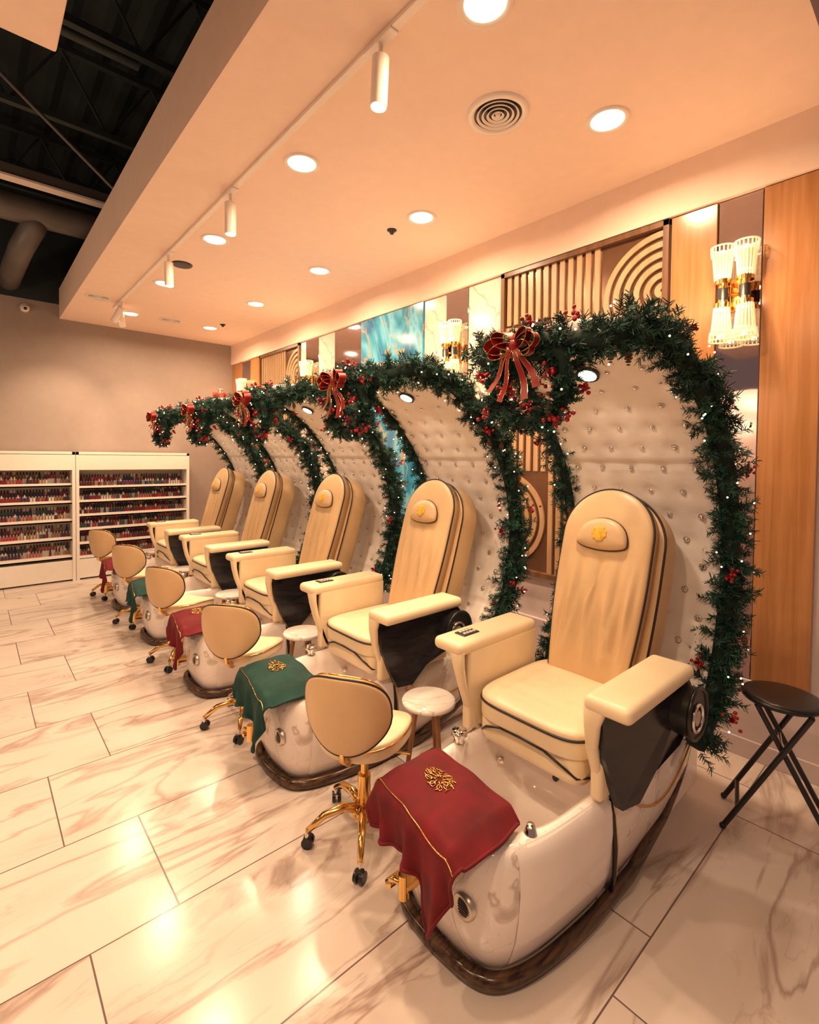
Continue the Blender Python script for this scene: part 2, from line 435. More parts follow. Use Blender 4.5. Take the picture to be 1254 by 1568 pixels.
# ------------------------------------------------------------------ ceiling fittings
LC = (1, .69, .42)
def downlight(x, y, pw, z=ZC):
    m = MB(); m.lathe([(.080, -.002), (.098, -.012), (.106, -.008), (.110, 0)], 'trimw', seg=36)
    m.lathe([(.0001, -.003), (.082, -.003)], 'lamp', seg=36)
    e = m.obj('recessed_downlight', loc=(x, y, z))
    l = bpy.data.lights.new('downlight_beam', 'AREA'); l.shape = 'DISK'; l.size = .15; l.energy = pw; l.color = LC; l.spread = math.radians(165)
    o = bpy.data.objects.new('downlight_beam', l); COL.objects.link(o); o.parent = e; o.location = (0, 0, -.014)
for y in (1.27, 2.67, 4.07, 5.45, 6.9):
    for x in (1.49, 2.46): downlight(x, y, 24)
for (x, y) in ((-.35, .7), (-.35, 2.2), (-1.9, 1.4), (-.6, -.9)): downlight(x, y, 26, 3.42)  # unseen downlights added in the dropped panel to light tubs from the front

def vent(x, y, r):
    m = MB(); m.lathe([(r*1.25, 0), (r*1.22, -.012), (r, -.014), (r*.95, -.004)], 'trimw', seg=40)
    m.lathe([(.0001, -.001), (r, -.001)], 'blackp', seg=40)
    for k in range(1, 5):
        q = r*.2*k; m.lathe([(q-.005, -.004), (q+.003, -.014), (q+.007, -.012), (q, -.002)], 'trimw', seg=40)
    m.lathe([(.0001, -.018), (.012, -.012), (.014, -.002)], 'trimw', seg=20)
    m.obj('ceiling_air_vent', loc=(x, y, ZC))
vent(2.01, 1.62, .125); vent(1.95, 6.86, .11); vent(1.07, 6.4, .10)
m = MB(); m.lathe([(.0001, -.012), (.07, -.012), (.085, -.01), (.09, 0)], 'blackp', seg=32); m.obj('ceiling_speaker', loc=(1.46, 4.8, ZC))
for (x, y) in ((2.43, 2.97), (2.52, 6.6)):
    m = MB(); m.lathe([(.0001, -.03), (.014, -.03), (.02, -.012), (.036, -.006), (.038, 0)], 'blackp', seg=20); m.obj('fire_sprinkler_head', loc=(x, y, ZC-.001))

e = empty('track_light', (1.29, 0, ZC))
m = MB(); m.bb((-.018, .5, -.02), (.018, 6.75, 0), 'trimw', .003)
for y in (1.66, 3.25, 4.6, 6.45): m.bb((-.022, y-.09, -.028), (.022, y+.09, -.012), 'trimw', .003)
m.obj('rail', e)
for i, (y, tx, ty, pw, sz) in enumerate(((1.66, -.03, .02, 60, 75), (3.25, .02, .03, 60, 75), (4.6, .03, .02, 60, 75), (6.5, .40, .85, 70, 60), (6.36, -.40, 1.05, 120, 58))):
    m = MB(); m.cyl((0, y, -.028), (0, y, -.075), .010, 'trimw'); m.sph((0, y, -.08), .018, 'trimw')
    d = Vector((tx, ty, -1)).normalized(); p = Vector((0.0, y, -.085)); q = p+d*.20
    m.cyl(p, q, .036, 'trimw', seg=24); m.cyl(q-d*.002, q+d*.002, .030, 'lamp', seg=24)
    o = m.obj('spot_head_%d' % (i+1), e)
    l = bpy.data.lights.new('spot_beam', 'SPOT'); l.energy = pw; l.color = LC; l.spot_size = math.radians(sz); l.spot_blend = .9; l.shadow_soft_size = .03
    o = bpy.data.objects.new('spot_beam_%d' % (i+1), l); COL.objects.link(o); o.parent = e; o.location = q+d*.02
    o.rotation_euler = Vector((-d.x, -d.y, -d.z)).to_track_quat('Z', 'Y').to_euler()

# ------------------------------------------------------------------ nail polish shelving
pal = []
for i, c in enumerate([(.3, .02, .04), (.5, .05, .08), (.15, .02, .04), (.55, .18, .18), (.6, .38, .3), (.08, .03, .08), (.3, .15, .12), (.75, .65, .58), (.04, .04, .10), (.4, .18, .08), (.06, .12, .18), (.22, .04, .12)]):
    k = 'pol%d' % i; M[k] = mk('nail_polish_%d' % i, c, .15, var=.05); pal.append(k)
def rack(x0, x1, seed, boards):
    rng = random.Random(seed); W = x1-x0; D = .34; H = 1.63
    e = empty('nail_polish_display', (x0, 7.45, 0))
    m = MB()
    m.bb((0, D-.02, 0), (W, D, H), 'whitec'); m.bb((0, 0, 0), (.035, D, H), 'whitec', .002); m.bb((W-.035, 0, 0), (W, D, H), 'whitec', .002)
    m.bb((0, 0, H-.04), (W, D, H), 'whitec', .002); m.bb((.03, .0, 1.40), (W-.03, .03, H-.03), 'whitec', .002)
    m.bb((.03, .01, .02), (W-.03, D-.02, .26), 'whitec', .002)
    b = MB()
    for bi, z in enumerate(boards):
        m.bb((.03, .03, z-.02), (W-.03, D-.02, z), 'whitec', .001)
        m.bb((.03, .03, z-.02), (W-.03, .04, z+.025), 'whitec', .001)
        for tier in range(2):
            m.bb((.03, .12+.09*tier, z), (W-.03, .21+.09*tier, z+.06*(tier)+.02), 'whitec') 
            zz = z+.06*tier+.02; yy = .15+.09*tier
            x = .06; k = rng.choice(pal)
            while x < W-.06:
                if rng.random() < .45: k = rng.choice(pal)
                r = .013
                if rng.random() < .06: x += .031; continue
                b.cyl((x, yy, zz), (x, yy, zz+.045), r, k, seg=6, caps=False)
                b.cyl((x, yy, zz+.045), (x, yy, zz+.05), r, k, r1=.007, seg=6, caps=False)
                b.cyl((x, yy, zz+.05), (x, yy, zz+.085), .0085, 'blackp' if rng.random() < .75 else 'whitec', r1=.007, seg=6)
                x += .031
    m.obj('cabinet', e); b.obj('polish_bottles', e)
B1 = (.30, .53, .76, .99, 1.21)
rack(-1.75, -.385, 1, B1); rack(-.38, .985, 2, B1); rack(.99, 2.36, 3, (.27, .45, .63, .81, .99, 1.17))
m = MB(); m.bb((-.11, -.03, -.08), (.11, .0, .08), 'exit', .004); m.cyl((0, -.015, .08), (0, -.015, .14), .01, 'trimw'); m.box((0, -.015, .14), (.08, .03, .01), 'trimw'); m.obj('exit_sign', loc=(2.93, YB, 2.5))
m = MB(); m.cyl((0, 0, 0), (0, -.03, 0), .05, 'trimw', seg=24); m.sph((0, -.05, -.01), .045, 'trimw'); m.sph((0, -.085, -.02), .02, 'blackp'); m.obj('security_camera', loc=(.52, YB, 3.4))

# ------------------------------------------------------------------ pedicure chair
SX = -1.9
def sp(v, n): return math.copysign(abs(v)**(2./n), v)
def outl(inset, N=120, n=6.5, z=0):
    r = []
    for i in range(N):
        t = 2*math.pi*i/N; x = 1.86+(.72-inset)*sp(math.cos(t), n); y = (.315-inset)*sp(math.sin(t), n)
        k = min(1, max(0, (1.68-x)/.5)); y *= 1-.13*k**1.4
        x -= .05*max(0, 1-(y/.28)**2)*k
        r.append(Vector((x, y, z)))
    return r
def hole(inset, z, N=120, n=3.6):
    r = []
    for i in range(N):
        t = 2*math.pi*i/N; x = 1.55+(.32-inset)*sp(math.cos(t), n); y = (.245-inset)*sp(math.sin(t), n)
        k = min(1, max(0, (1.6-x)/.4)); y *= 1-.12*k**1.6
        r.append(Vector((x, y, z)))
    return r

chair_parts = []
m = MB()
m.rings([outl(.08, z=0), outl(.045, z=.05), outl(.018, z=.13), outl(.0, z=.25), outl(.002, z=.37), outl(.010, z=.41), outl(.022, z=.426), outl(.040, z=.43)], 'bmarble', False)
m.rings([outl(.040, z=.43), hole(-.02, .43), hole(0, .42), hole(.01, .36), hole(.03, .22), hole(.07, .15), hole(.14, .135)], 'white', True)
m.bb((2.10, -.30, .05), (2.58, .30, .47), 'white', .06, 4)
chair_parts.append(('tub', m.mesh('tub', (SX, 0, 0))))
m = MB()
o = outl(-.004, 400)
for sgn in (-1, 1):
    ss = sorted([p for p in o if 1.205 < p.x < 1.68 and p.y*sgn > .20], key=lambda p: p.x)
    vs = []; fs = []
    zs = [.06, .10, .15, .22, .30, .37, .41, .430]; ins = [.042, .028, .014, .005, 0, .003, .010, .030]
    for p in ss:
        for z, i in zip(zs, ins): vs.append((p.x, p.y-sgn*i, z))
    n = len(zs)
    for i in range(len(ss)-1):
        for j in range(n-1): fs.append([i*n+j, i*n+j+1, (i+1)*n+j+1, (i+1)*n+j])
    m.add(vs, fs, 'white')
chair_parts.append(('side_skirts', m.mesh('side_skirts', (SX, 0, 0))))
m = MB()
for sgn in (-1, 1):
    y = .318*sgn
    m.tube([(1.70, y*.93, .06), (1.685, y*.985, .14), (1.675, y*1.005, .24), (1.665, y*.985, .36), (1.66, y*.93, .43)], .009, 'blackp')
    m.tube([(1.712, y*.93, .06), (1.697, y*.985, .14), (1.687, y*1.005, .24), (1.677, y*.985, .36), (1.672, y*.93, .43)], .006, 'gold')
    pts = []
    for i in range(20):
        t = i/19; x = 1.72+.80*t; z = .40-.20*math.sin(math.pi*t)+.06*t
        pts.append((x, y*1.0, z))
    m.tube(pts, .004, 'gold')
chair_parts.append(('gold_trim', m.mesh('gold_trim', (SX, 0, 0))))
m = MB(); vs = []; fs = []
op = outl(.020)
idx = list(range(6, 115))
def stripez(x): return .035+(max(0, x-1.75)/.8)**2*.36
for i in idx:
    p = op[i]; d = Vector(((p.x-1.5 if p.x < 1.5 else 0), p.y, 0)).normalized()
    z = stripez(p.x)
    for (u, w) in ((-.012, 0), (.016, .004), (.022, .026), (.016, .048), (-.012, .052)):
        vs.append((p.x+d.x*u, p.y+d.y*u, z+w-.033))
for i in range(len(idx)-1):
    for k in range(5): fs.append([i*5+k, i*5+(k+1) % 5, (i+1)*5+(k+1) % 5, (i+1)*5+k])
m.add(vs, fs, 'woodd'); chair_parts.append(('walnut_band', m.mesh('walnut_band', (SX, 0, 0))))
m = MB()
XF = Matrix.Translation((1.098, -.13, .25)) @ Matrix.Rotation(math.radians(-90), 4, 'Y')
m.lathe([(.0001, .004), (.026, .004), (.030, .010), (.038, .006), (.041, -.008)], 'nickel', seg=28, X=XF)
for k in range(-3, 4): m.box((k*.007, 0, .005), (.0022, .040*math.sqrt(1-(k/4.2)**2), .003), 'blackp', X=XF)
m.cyl((1.14, .09, .19), (1.05, .09, .19), .022, 'gold'); m.cyl((1.05, .09, .155), (1.05, .09, .235), .018, 'gold'); m.cyl((1.14, .16, .16), (1.04, .16, .16), .016, 'gold')
m.tube([(1.05, .09, .20), (1.03, .12, .21), (1.04, .16, .17)], .010, 'gold')
for x, y, z in ((1.32, -.185, .30), (1.70, .20, .30), (1.70, -.2, .30), (1.45, .215, .30)):
    m.sph((x, y, z), .018, 'chrome')
for x, y in ((1.30, -.225), (1.36, .245)): m.lathe([(.0001, .03), (.012, .028), (.018, .012), (.022, 0)], 'chrome', (x, y, .43), 20)
m.lathe([(.0001, .05), (.03, .048), (.034, .03), (.02, .012), (.024, 0)], 'chrome', (1.50, .262, .43), 24)
m.tube([(1.50, .262, .455), (1.47, .24, .50), (1.44, .21, .49)], .009, 'chrome')
m.cyl((1.56, 0, .136), (1.56, 0, .142), .03, 'chrome', seg=24)
for dy in (-.07, .07): m.cyl((1.84, dy, .30), (1.855, dy, .30), .022, 'chrome', seg=20)
m.cyl((1.835, .02, .25), (1.86, .02, .25), .013, 'blackp', seg=16)
chair_parts.append(('tub_fittings', m.mesh('tub_fittings', (SX, 0, 0))))
m = MB(); m.box((1.20, .07, .452), (.15, .30, .05), 'leather', .022, 4); m.cyl((1.20, -.05, .42), (1.20, .19, .42), .02, 'chrome')
chair_parts.append(('footrest', m.mesh('footrest', (SX, 0, 0))))
# seat
m = MB()
m.box((1.92, 0, .42), (.42, .36, .13), 'leather2', .03, 3)
m.box((1.85, 0, .495), (.55, .46, .14), 'leather', .05, 5)
so = []
for i in range(64):
    t = 2*math.pi*i/64; so.append((1.845+.29*sp(math.cos(t), 5), .255*sp(math.sin(t), 5)))
def sd(u, v, sc):
    return -.005*abs(math.sin(u*38)) if sc < .8 else 0.
m.pad(so, .07, .038, .02, 'leather', X=Matrix.Translation((0, 0, .578)), disp=sd, rings=14, p=3.2)
chair_parts.append(('seat', m.mesh('seat', (SX, 0, 0))))
m = MB()
P = [(1.845+(u-1.845)*1.006, v*1.006, .606) for (u, v) in so]; m.tube(P, .005, 'pipe', 6, True)
for sgn in (-1, 1): m.tube([(1.556, .10*sgn, .535), (1.560, .17*sgn, .51), (1.59, .215*sgn, .47), (1.66, .236*sgn, .455), (1.78, .236*sgn, .45)], .005, 'pipe', 6)
m.tube([(1.556, -.10, .535), (1.553, 0, .54), (1.556, .10, .535)], .005, 'pipe', 6)
chair_parts.append(('seat_piping', m.mesh('seat_piping', (SX, 0, 0))))
tilt = math.radians(16.5)
B = Matrix(((0, math.sin(tilt), -math.cos(tilt), 2.04), (1, 0, 0, 0), (0, math.cos(tilt), math.sin(tilt), .60), (0, 0, 0, 1)))
def backout(hw, L, base=.82, N=26, v0=0.):
    R = hw*1.0; top = L-R*1.02
    right = []
    for i in range(N):
        t = i/(N-1); v = v0+t*(top-v0); k = base+(1-base)*math.sin(min(1, t*1.25)*math.pi/2); right.append((hw*k, v))
    arc = [(R*math.cos(a), top+R*1.02*math.sin(a)) for a in [math.pi*j/30 for j in range(1, 30)]]
    left = [(-u, v) for (u, v) in reversed(right)]
    bot = [(-hw*base+2*hw*base*j/10, v0) for j in range(1, 10)]
    return right+arc+left+bot
front = backout(.212, .885); rear = backout(.238, .88, .9)
def bd(u, v, sc):
    if sc > .93: return 0
    f = max(0, min(1, (.60-v)/.25)); e = min(1, (.93-sc)/.2)
    return e*f*(.010*math.sin(u*70+math.sin(v*9)*.8)+.005*math.sin(u*140+v*12))
m = MB(); m.pad(front, .05, .035, .0, 'leather2', X=B, disp=bd, rings=26, p=3.2); chair_parts.append(('backrest', m.mesh('backrest', (SX, 0, 0))))
m = MB(); m.pad(rear, .12, .012, .05, 'leather2', X=B@Matrix.Translation((0, 0, -.10)), rings=10); chair_parts.append(('backrest_shell', m.mesh('backrest_shell', (SX, 0, 0))))
m = MB()
m.tube([B@Vector((u*1.01, v+.003 if v > .1 else v, .028)) for (u, v) in front], .005, 'pipe', 6, True)
m.tube([B@Vector((u*1.01, v+.003 if v > .1 else v, -.035)) for (u, v) in rear], .005, 'pipe', 6, True)
hd = []
for i in range(30): a = math.pi*i/29; hd.append((.118*math.cos(a), .625+.115*math.sin(a)**.85))
for i in range(1, 16): a = math.pi+math.pi*i/16; hd.append((.118*math.cos(a), .625+.03*math.sin(a)))
m.tube([B@Vector((u, v, .066)) for (u, v) in hd], .0045, 'pipe', 6, True)
chair_parts.append(('back_piping', m.mesh('back_piping', (SX, 0, 0))))
m = MB(); m.pad(hd, .03, .03, .0, 'leather2', X=B@Matrix.Translation((0, 0, .055)), rings=10, p=2.6)
chair_parts.append(('headrest', m.mesh('headrest', (SX, 0, 0))))
m = MB(); em = [(.035*math.cos(2*math.pi*i/72)*(1+.06*math.cos(9*2*math.pi*i/72)), .665+.035*math.sin(2*math.pi*i/72)*(1+.06*math.cos(9*2*math.pi*i/72))) for i in range(72)]
m.pad(em, .002, .003, 0, 'orange', X=B@Matrix.Translation((0, 0, .100)), rings=3); chair_parts.append(('headrest_emblem', m.mesh('headrest_emblem', (SX, 0, 0))))
# arms
def strip(m, path, y0f, y1f, th, mat):
    P = [Vector((p[0], 0, p[1])) for p in path]; R = []
    for i, p in enumerate(P):
        t = (P[min(i+1, len(P)-1)]-P[max(0, i-1)]).normalized(); nn = Vector((-t.z, 0, t.x)); s = i/(len(P)-1)
        y0 = y0f(s); y1 = y1f(s); a = p+nn*th/2; b = p-nn*th/2; c = min(.008, th/3)
        R.append([Vector((a.x, y0+c, a.z)), Vector((a.x, y1-c, a.z)), Vector((p.x+nn.x*th/4, y1, p.z+nn.z*th/4)), Vector((p.x-nn.x*th/4, y1, p.z-nn.z*th/4)), Vector((b.x, y1-c, b.z)), Vector((b.x, y0+c, b.z)), Vector((p.x-nn.x*th/4, y0, p.z-nn.z*th/4)), Vector((p.x+nn.x*th/4, y0, p.z+nn.z*th/4))])
    m.rings(R, mat, True, True)
for side, sgn in (('right', -1), ('left', 1)):
    m = MB()
    yi, yo = .272*sgn, .435*sgn
    lo, hi = min(yi, yo), max(yi, yo)
    m.box((1.785, (lo+hi)/2, .795), (.55, .165, .055), 'leather', .024, 5)
    path = [(1.545, .80), (1.530, .775), (1.532, .72), (1.548, .64), (1.578, .56), (1.61, .48), (1.645, .42)]
    def fi(s): return .272
    def fo(s): return .372-.055*min(1, s*2.2)**.8-.01*s
    if sgn < 0: strip(m, path, lambda s: -fo(s), lambda s: -fi(s), .03, 'leather')
    else: strip(m, path, fi, fo, .03, 'leather')
    m.bb((1.57, min(yi, yi+.045*sgn), .44), (2.06, max(yi, yi+.045*sgn), .785), 'leather', .015, 3)
    chair_parts.append(('armrest_'+side, m.mesh('armrest_'+side, (SX, 0, 0))))
    m = MB()
    poly = [(1.545, .77), (2.03, .77), (2.09, .70), (2.07, .61), (1.95, .55), (1.82, .49), (1.74, .40), (1.655, .40), (1.605, .50), (1.565, .60)]
    def yy_(x, d): return sgn*(.325+(.425-.325)*min(1, max(0, (x-1.545)/.40))+d)
    n = len(poly)
    vs = [(x, yy_(x, -.03), z) for x, z in poly]+[(x, yy_(x, .0), z) for x, z in poly]
    m.add(vs, [list(range(n)), list(range(n, 2*n))]+[[i, (i+1) % n, n+(i+1) % n, n+i] for i in range(n)], 'black', False)
    m.cyl((2.0, .38*sgn, .665), (2.0, .465*sgn, .665), .092, 'blackp', seg=36)
    m.tube([(2.0+.092*math.cos(a), .465*sgn, .665+.092*math.sin(a)) for a in [2*math.pi*i/32 for i in range(32)]], .008, 'blackp', 8, True)
    m.tube([(1.985+.048*math.cos(a), .47*sgn, .655+.048*math.sin(a)) for a in [2*math.pi*i/32 for i in range(32)]], .007, 'chrome', 8, True)
    m.cyl((1.985, .46*sgn, .655), (1.985, .472*sgn, .655), .028, 'nickel', seg=24)
    chair_parts.append(('arm_panel_'+side, m.mesh('arm_panel_'+side, (SX, 0, 0))))
m = MB(); m.box((1.65, .36, .824), (.10, .06, .006), 'blackp', .002)
for i in range(4):
    for j in range(2): m.box((1.62+i*.02, .347+.026*j, .829), (.012, .014, .005), 'trimw', .001)
chair_parts.append(('remote_panel', m.mesh('remote_panel', (SX, 0, 0))))
# canopy : side profile spline
prof = [(2.14, .30), (2.31, .46), (2.45, .66), (2.54, .90), (2.57, 1.16), (2.52, 1.42), (2.40, 1.65), (2.23, 1.84), (2.05, 1.97), (1.90, 2.035), (1.77, 2.045), (1.67, 2.01)]
PP = [Vector((a, 0, b)) for a, b in prof]
dense = []
for i in range(len(PP)-1):
    p0 = PP[max(0, i-1)]; p1 = PP[i]; p2 = PP[i+1]; p3 = PP[min(len(PP)-1, i+2)]
    for k in range(20):
        t = k/20
        dense.append(.5*((2*p1)+(-p0+p2)*t+(2*p0-5*p1+4*p2-p3)*t*t+(-p0+3*p1-3*p2+p3)*t**3))
dense.append(PP[-1])
cumd = [0]
for i in range(1, len(dense)): cumd.append(cumd[-1]+(dense[i]-dense[i-1]).length)
DL = cumd[-1]
def cpos(t):
    s = t*DL
    if s <= 0: return dense[0]+(dense[1]-dense[0]).normalized()*s
    if s >= DL: return dense[-1]+(dense[-1]-dense[-2]).normalized()*(s-DL)
    return Vector((float(np.interp(s, cumd, [p.x for p in dense])), 0, float(np.interp(s, cumd, [p.z for p in dense]))))
def el(t, dr=0.):
    a = cpos(t-.02); b = cpos(t+.02); T = (b-a).normalized(); n = Vector((T.z, 0, -T.x))
    return cpos(t)+n*dr, n
def cw(t):
    return .36-.10*max(0, (t-.66)/.34)**1.8-.05*max(0, (.15-t)/.15)
m = MB(); NA, NW = 140, 36
arc = DL
btn = []
r = 0; s = .10
while s < arc-.05:
    cols = [-.22, -.075, .075, .22] if r % 2 == 0 else [-.29, -.15, 0, .15, .29]
    for c in cols: btn.append((s, c))
    s += .12; r += 1
vs = []; fs = []
for i in range(NA+1):
    p, n = el(i/NA); w = cw(i/NA); sa = DL*i/NA
    for j in range(NW+1):
        y = -w+2*w*j/NW; d = -.018*(1-(y/w)**4)
        for (bs, bc) in btn:
            q = (sa-bs)**2+(y-bc)**2
            if q < .006: d += .014*math.exp(-q/.0008)
        if abs((sa % .95)-.5) < .011: d += .008
        q = p+n*d; vs.append((q.x, y, q.z))
for i in range(NA):
    for j in range(NW): a = i*(NW+1)+j; fs.append([a, a+1, a+NW+2, a+NW+1])
m.add(vs, fs, 'tuft')
R = []
for i in range(0, NA+1, 3):
    p, n = el(i/NA); w = cw(i/NA); a = p; b = p+n*.07
    R.append([Vector((a.x, -w, a.z)), Vector((a.x+n.x*.02, -w-.008, a.z+n.z*.02)), Vector((b.x, -w*.96, b.z)), Vector((b.x+n.x*.02, -w*.5, b.z+n.z*.02)), Vector((b.x+n.x*.03, 0, b.z+n.z*.03)), Vector((b.x+n.x*.02, w*.5, b.z+n.z*.02)), Vector((b.x, w*.96, b.z)), Vector((a.x+n.x*.02, w+.008, a.z+n.z*.02)), Vector((a.x, w, a.z)), Vector((a.x+n.x*.012, 0, a.z+n.z*.012))])
m.rings(R, 'tuft', True, True)
chair_parts.append(('canopy_shell', m.mesh('canopy_shell', (SX, 0, 0))))
m = MB()
for (bs, bc) in btn:
    t = bs/DL; p, n = el(t)
    if abs(bc) < cw(t)-.03:
        q = p-n*.009; m.sph((q.x, bc, q.z), .0135, 'crystal', sub=1)
        c0 = Vector((p.x, bc, p.z))
        m.cyl(c0, c0-n*.007, .0165, 'nickel', seg=12)
chair_parts.append(('crystal_buttons', m.mesh('crystal_buttons', (SX, 0, 0))))
m = MB(); p, n = el(.85); q = p-n*.02
m.cyl((q.x, .0, q.z), (q.x-n.x*.012, .0, q.z-n.z*.012), .050, 'blackp', seg=28); m.cyl((q.x-n.x*.011, 0, q.z-n.z*.011), (q.x-n.x*.014, 0, q.z-n.z*.014), .038, 'lamp', seg=28)
chair_parts.append(('canopy_lamp', m.mesh('canopy_lamp', (SX, 0, 0))))
LP = (q.x-n.x*.03+SX, 0, q.z-n.z*.03); LN = n.copy()

# ------------------------------------------------------------------ garland generator
def garland_mesh(name, pts, R, dens, seed, closed=False, berries=14, lights=60, cones=6, shift=(0, 0, 0)):
    rng = np.random.default_rng(seed)
    P = np.array([list(p) for p in pts], float)
    if closed: P = np.vstack([P, P[:1]])
    seg = np.linalg.norm(np.diff(P, axis=0), axis=1); cum = np.concatenate([[0], np.cumsum(seg)]); L = cum[-1]
    def at(s):
        q = np.stack([np.interp(s, cum, P[:, k]) for k in range(3)], -1)
        q2 = np.stack([np.interp(np.minimum(s+.01, L), cum, P[:, k]) for k in range(3)], -1)
        q1 = np.stack([np.interp(np.maximum(s-.01, 0), cum, P[:, k]) for k in range(3)], -1)
        t = q2-q1; t /= np.linalg.norm(t, axis=-1, keepdims=True)+1e-9
        return q, t
    def nrm(v): return v/(np.linalg.norm(v, axis=-1, keepdims=True)+1e-9)
    n = int(L*dens); s = rng.uniform(0, L, n); q, t = at(s)
    rnd = nrm(rng.normal(size=(n, 3))); nn = nrm(rnd-t*np.sum(rnd*t, -1, keepdims=True))
    lump = 1+.18*np.sin(s*31)+.10*np.sin(s*53+1)
    sd = nrm(nn+t*rng.uniform(-.8, .8, (n, 1)))
    Ls = (R*lump*rng.uniform(.55, 1.05, n))[:, None]
    base = q+nn*R*.08
    K = 34
    u = np.tile(np.linspace(.3, 1., K), (n, 1))[..., None]
    pos = base[:, None]+sd[:, None]*Ls[:, None]*u
    pr = rng.normal(size=(n, K, 3)); pr = nrm(pr-sd[:, None]*np.sum(pr*sd[:, None], -1, keepdims=True))
    nd = nrm(sd[:, None]*rng.uniform(.4, 1.0, (n, K, 1))+pr)
    wd = nrm(np.cross(nd, rng.normal(size=(n, K, 3))))
    ln = R*.26*rng.uniform(.7, 1.2, (n, K, 1)); hw = .0022
    a = pos-wd*hw; b = pos+wd*hw; c = pos+nd*ln+wd*hw*.6; d = pos+nd*ln-wd*hw*.6
    V = np.stack([a, b, c, d], 2).reshape(-1, 3)
    F = np.arange(len(V)).reshape(-1, 4)
    mi = np.repeat((rng.random(n) < .35).astype(int), K)
    mb = MB(); mb.mats = ['n1', 'n2']
    mb.v = [tuple(x) for x in V.tolist()]; mb.f = F.tolist(); mb.m = mi.tolist(); mb.s = [False]*len(F)
    cs, _ = at(np.linspace(0, L, int(L/.05)+2)); mb.tube([tuple(x) for x in cs], R*.42, 'core', 7)
    rr = random.Random(seed)
    def rpos(out):
        s = rr.uniform(0, L); q, t = at(np.array([s])); v = nrm(rng.normal(size=(1, 3))); v = nrm(v-t*np.sum(v*t)); return q[0]+v[0]*R*out, v[0]
    for i in range(berries):
        c0, v = rpos(.85)
        for k in range(8):
            o = rng.normal(size=3)*.015; mb.sph(tuple(c0+o+v*.01), .0088, 'berry', sub=1)
        for k in range(4):
            ax = nrm(rng.normal(size=3)+v*.7); sidev = nrm(np.cross(ax, v+1e-3)); Lp = .036
            mb.add([tuple(c0), tuple(c0+ax*Lp*.5+sidev*.010), tuple(c0+ax*Lp), tuple(c0+ax*Lp*.5-sidev*.010)], [[0, 1, 2, 3]], 'ribbon', False)
    for i in range(cones):
        c0, v = rpos(.8)
        for k in range(5):
            rr_ = .018*(1-abs(k-1.5)/4.2); mb.sph(tuple(c0+np.array([0, 0, -.011*k])), rr_, 'cone', (1, 1, .45), 1)
    for i in range(lights):
        c0, v = rpos(.95); mb.sph(tuple(c0), .0040, 'fairy', sub=1)
    me = bpy.data.meshes.new(name); me.from_pydata(mb.v, [], mb.f)
    for k in mb.mats: me.materials.append(M[k])
    me.polygons.foreach_set('material_index', mb.m); me.polygons.foreach_set('use_smooth', mb.s)
    me.transform(Matrix.Translation(Vector(shift))); me.update(); return me

gp = []
for t in np.linspace(.07, 1, 60):
    p, n = el(t, .03); gp.append((p.x, -(cw(t)+.03), p.z))
p, n = el(1.01, .02)
w = cw(1)
for y in np.linspace(-w, w, 8): gp.append((p.x-.01, y, p.z))
for t in np.linspace(1, .07, 60):
    p, n = el(t, .03); gp.append((p.x, cw(t)+.03, p.z))
garl = [garland_mesh('garland_a', gp, .102, 300, 3, berries=32, lights=120, cones=12, shift=(SX, 0, 0)),
        garland_mesh('garland_b', gp, .102, 300, 11, berries=32, lights=120, cones=12, shift=(SX, 0, 0))]
WX, WY, WZ = 1.575, -.0, 1.895
wp = [(WX+.02*math.sin(a*2), WY+.155*math.cos(a), WZ+.160*math.sin(a)) for a in [2*math.pi*i/40 for i in range(40)]]
wre = garland_mesh('wreath', wp, .060, 360, 5, closed=True, berries=22, lights=18, cones=7, shift=(SX, 0, 0))
m = MB()
def rib(m, pts, w, wd=Vector((1, 0, 0)), mat='ribbon', edge=True):
    vs = []; fs = []; e0 = []; e1 = []
    for i, p in enumerate(pts):
        ww = w[i] if isinstance(w, list) else w; p = Vector(p); vs += [p-wd*ww, p+wd*ww]; e0.append(p-wd*ww); e1.append(p+wd*ww)
    for i in range(len(pts)-1): fs.append([2*i, 2*i+1, 2*i+3, 2*i+2])
    m.add(vs, fs, mat)
    m.tube(e0, .0012, 'gold', 4); m.tube(e1, .0012, 'gold', 4)
BX = WX-.09; BZ = WZ+.115
for sgn in (-1, 1):
    for (lx, lz, h) in ((.105, .01, .032), (.085, -.028, .027), (.07, .045, .025)):
        pts = []
        for i in range(25):
            t = 2*math.pi*i/24; rad = (1-math.cos(t))/2
            cx, cz = sgn*lx*rad, lz*rad
            off = h*math.sin(t); pts.append((BX-.02*rad, WY+cx-off*lz/lx*sgn*.6, BZ+cz+off))
        wv = Vector((1, -.25*sgn, .15)).normalized()
        rib(m, pts, [.012+.015*min(1, (1-math.cos(2*math.pi*i/24))/2*1.6) for i in range(25)], wv)
    for dx, ln in ((.055, .20), (.105, .16)):
        rib(m, [(BX-.012-.010*math.sin(i*.9), WY+sgn*(dx*(i/8)**.8), BZ-ln*i/8) for i in range(9)], [.006+.008*i/8 for i in range(9)], Vector((.25, 1*sgn, .25)).normalized())
m.sph((BX-.01, WY, BZ), .020, 'ribbon', (1, 1, 1.1))
bow = m.mesh('bow', (SX, 0, 0))

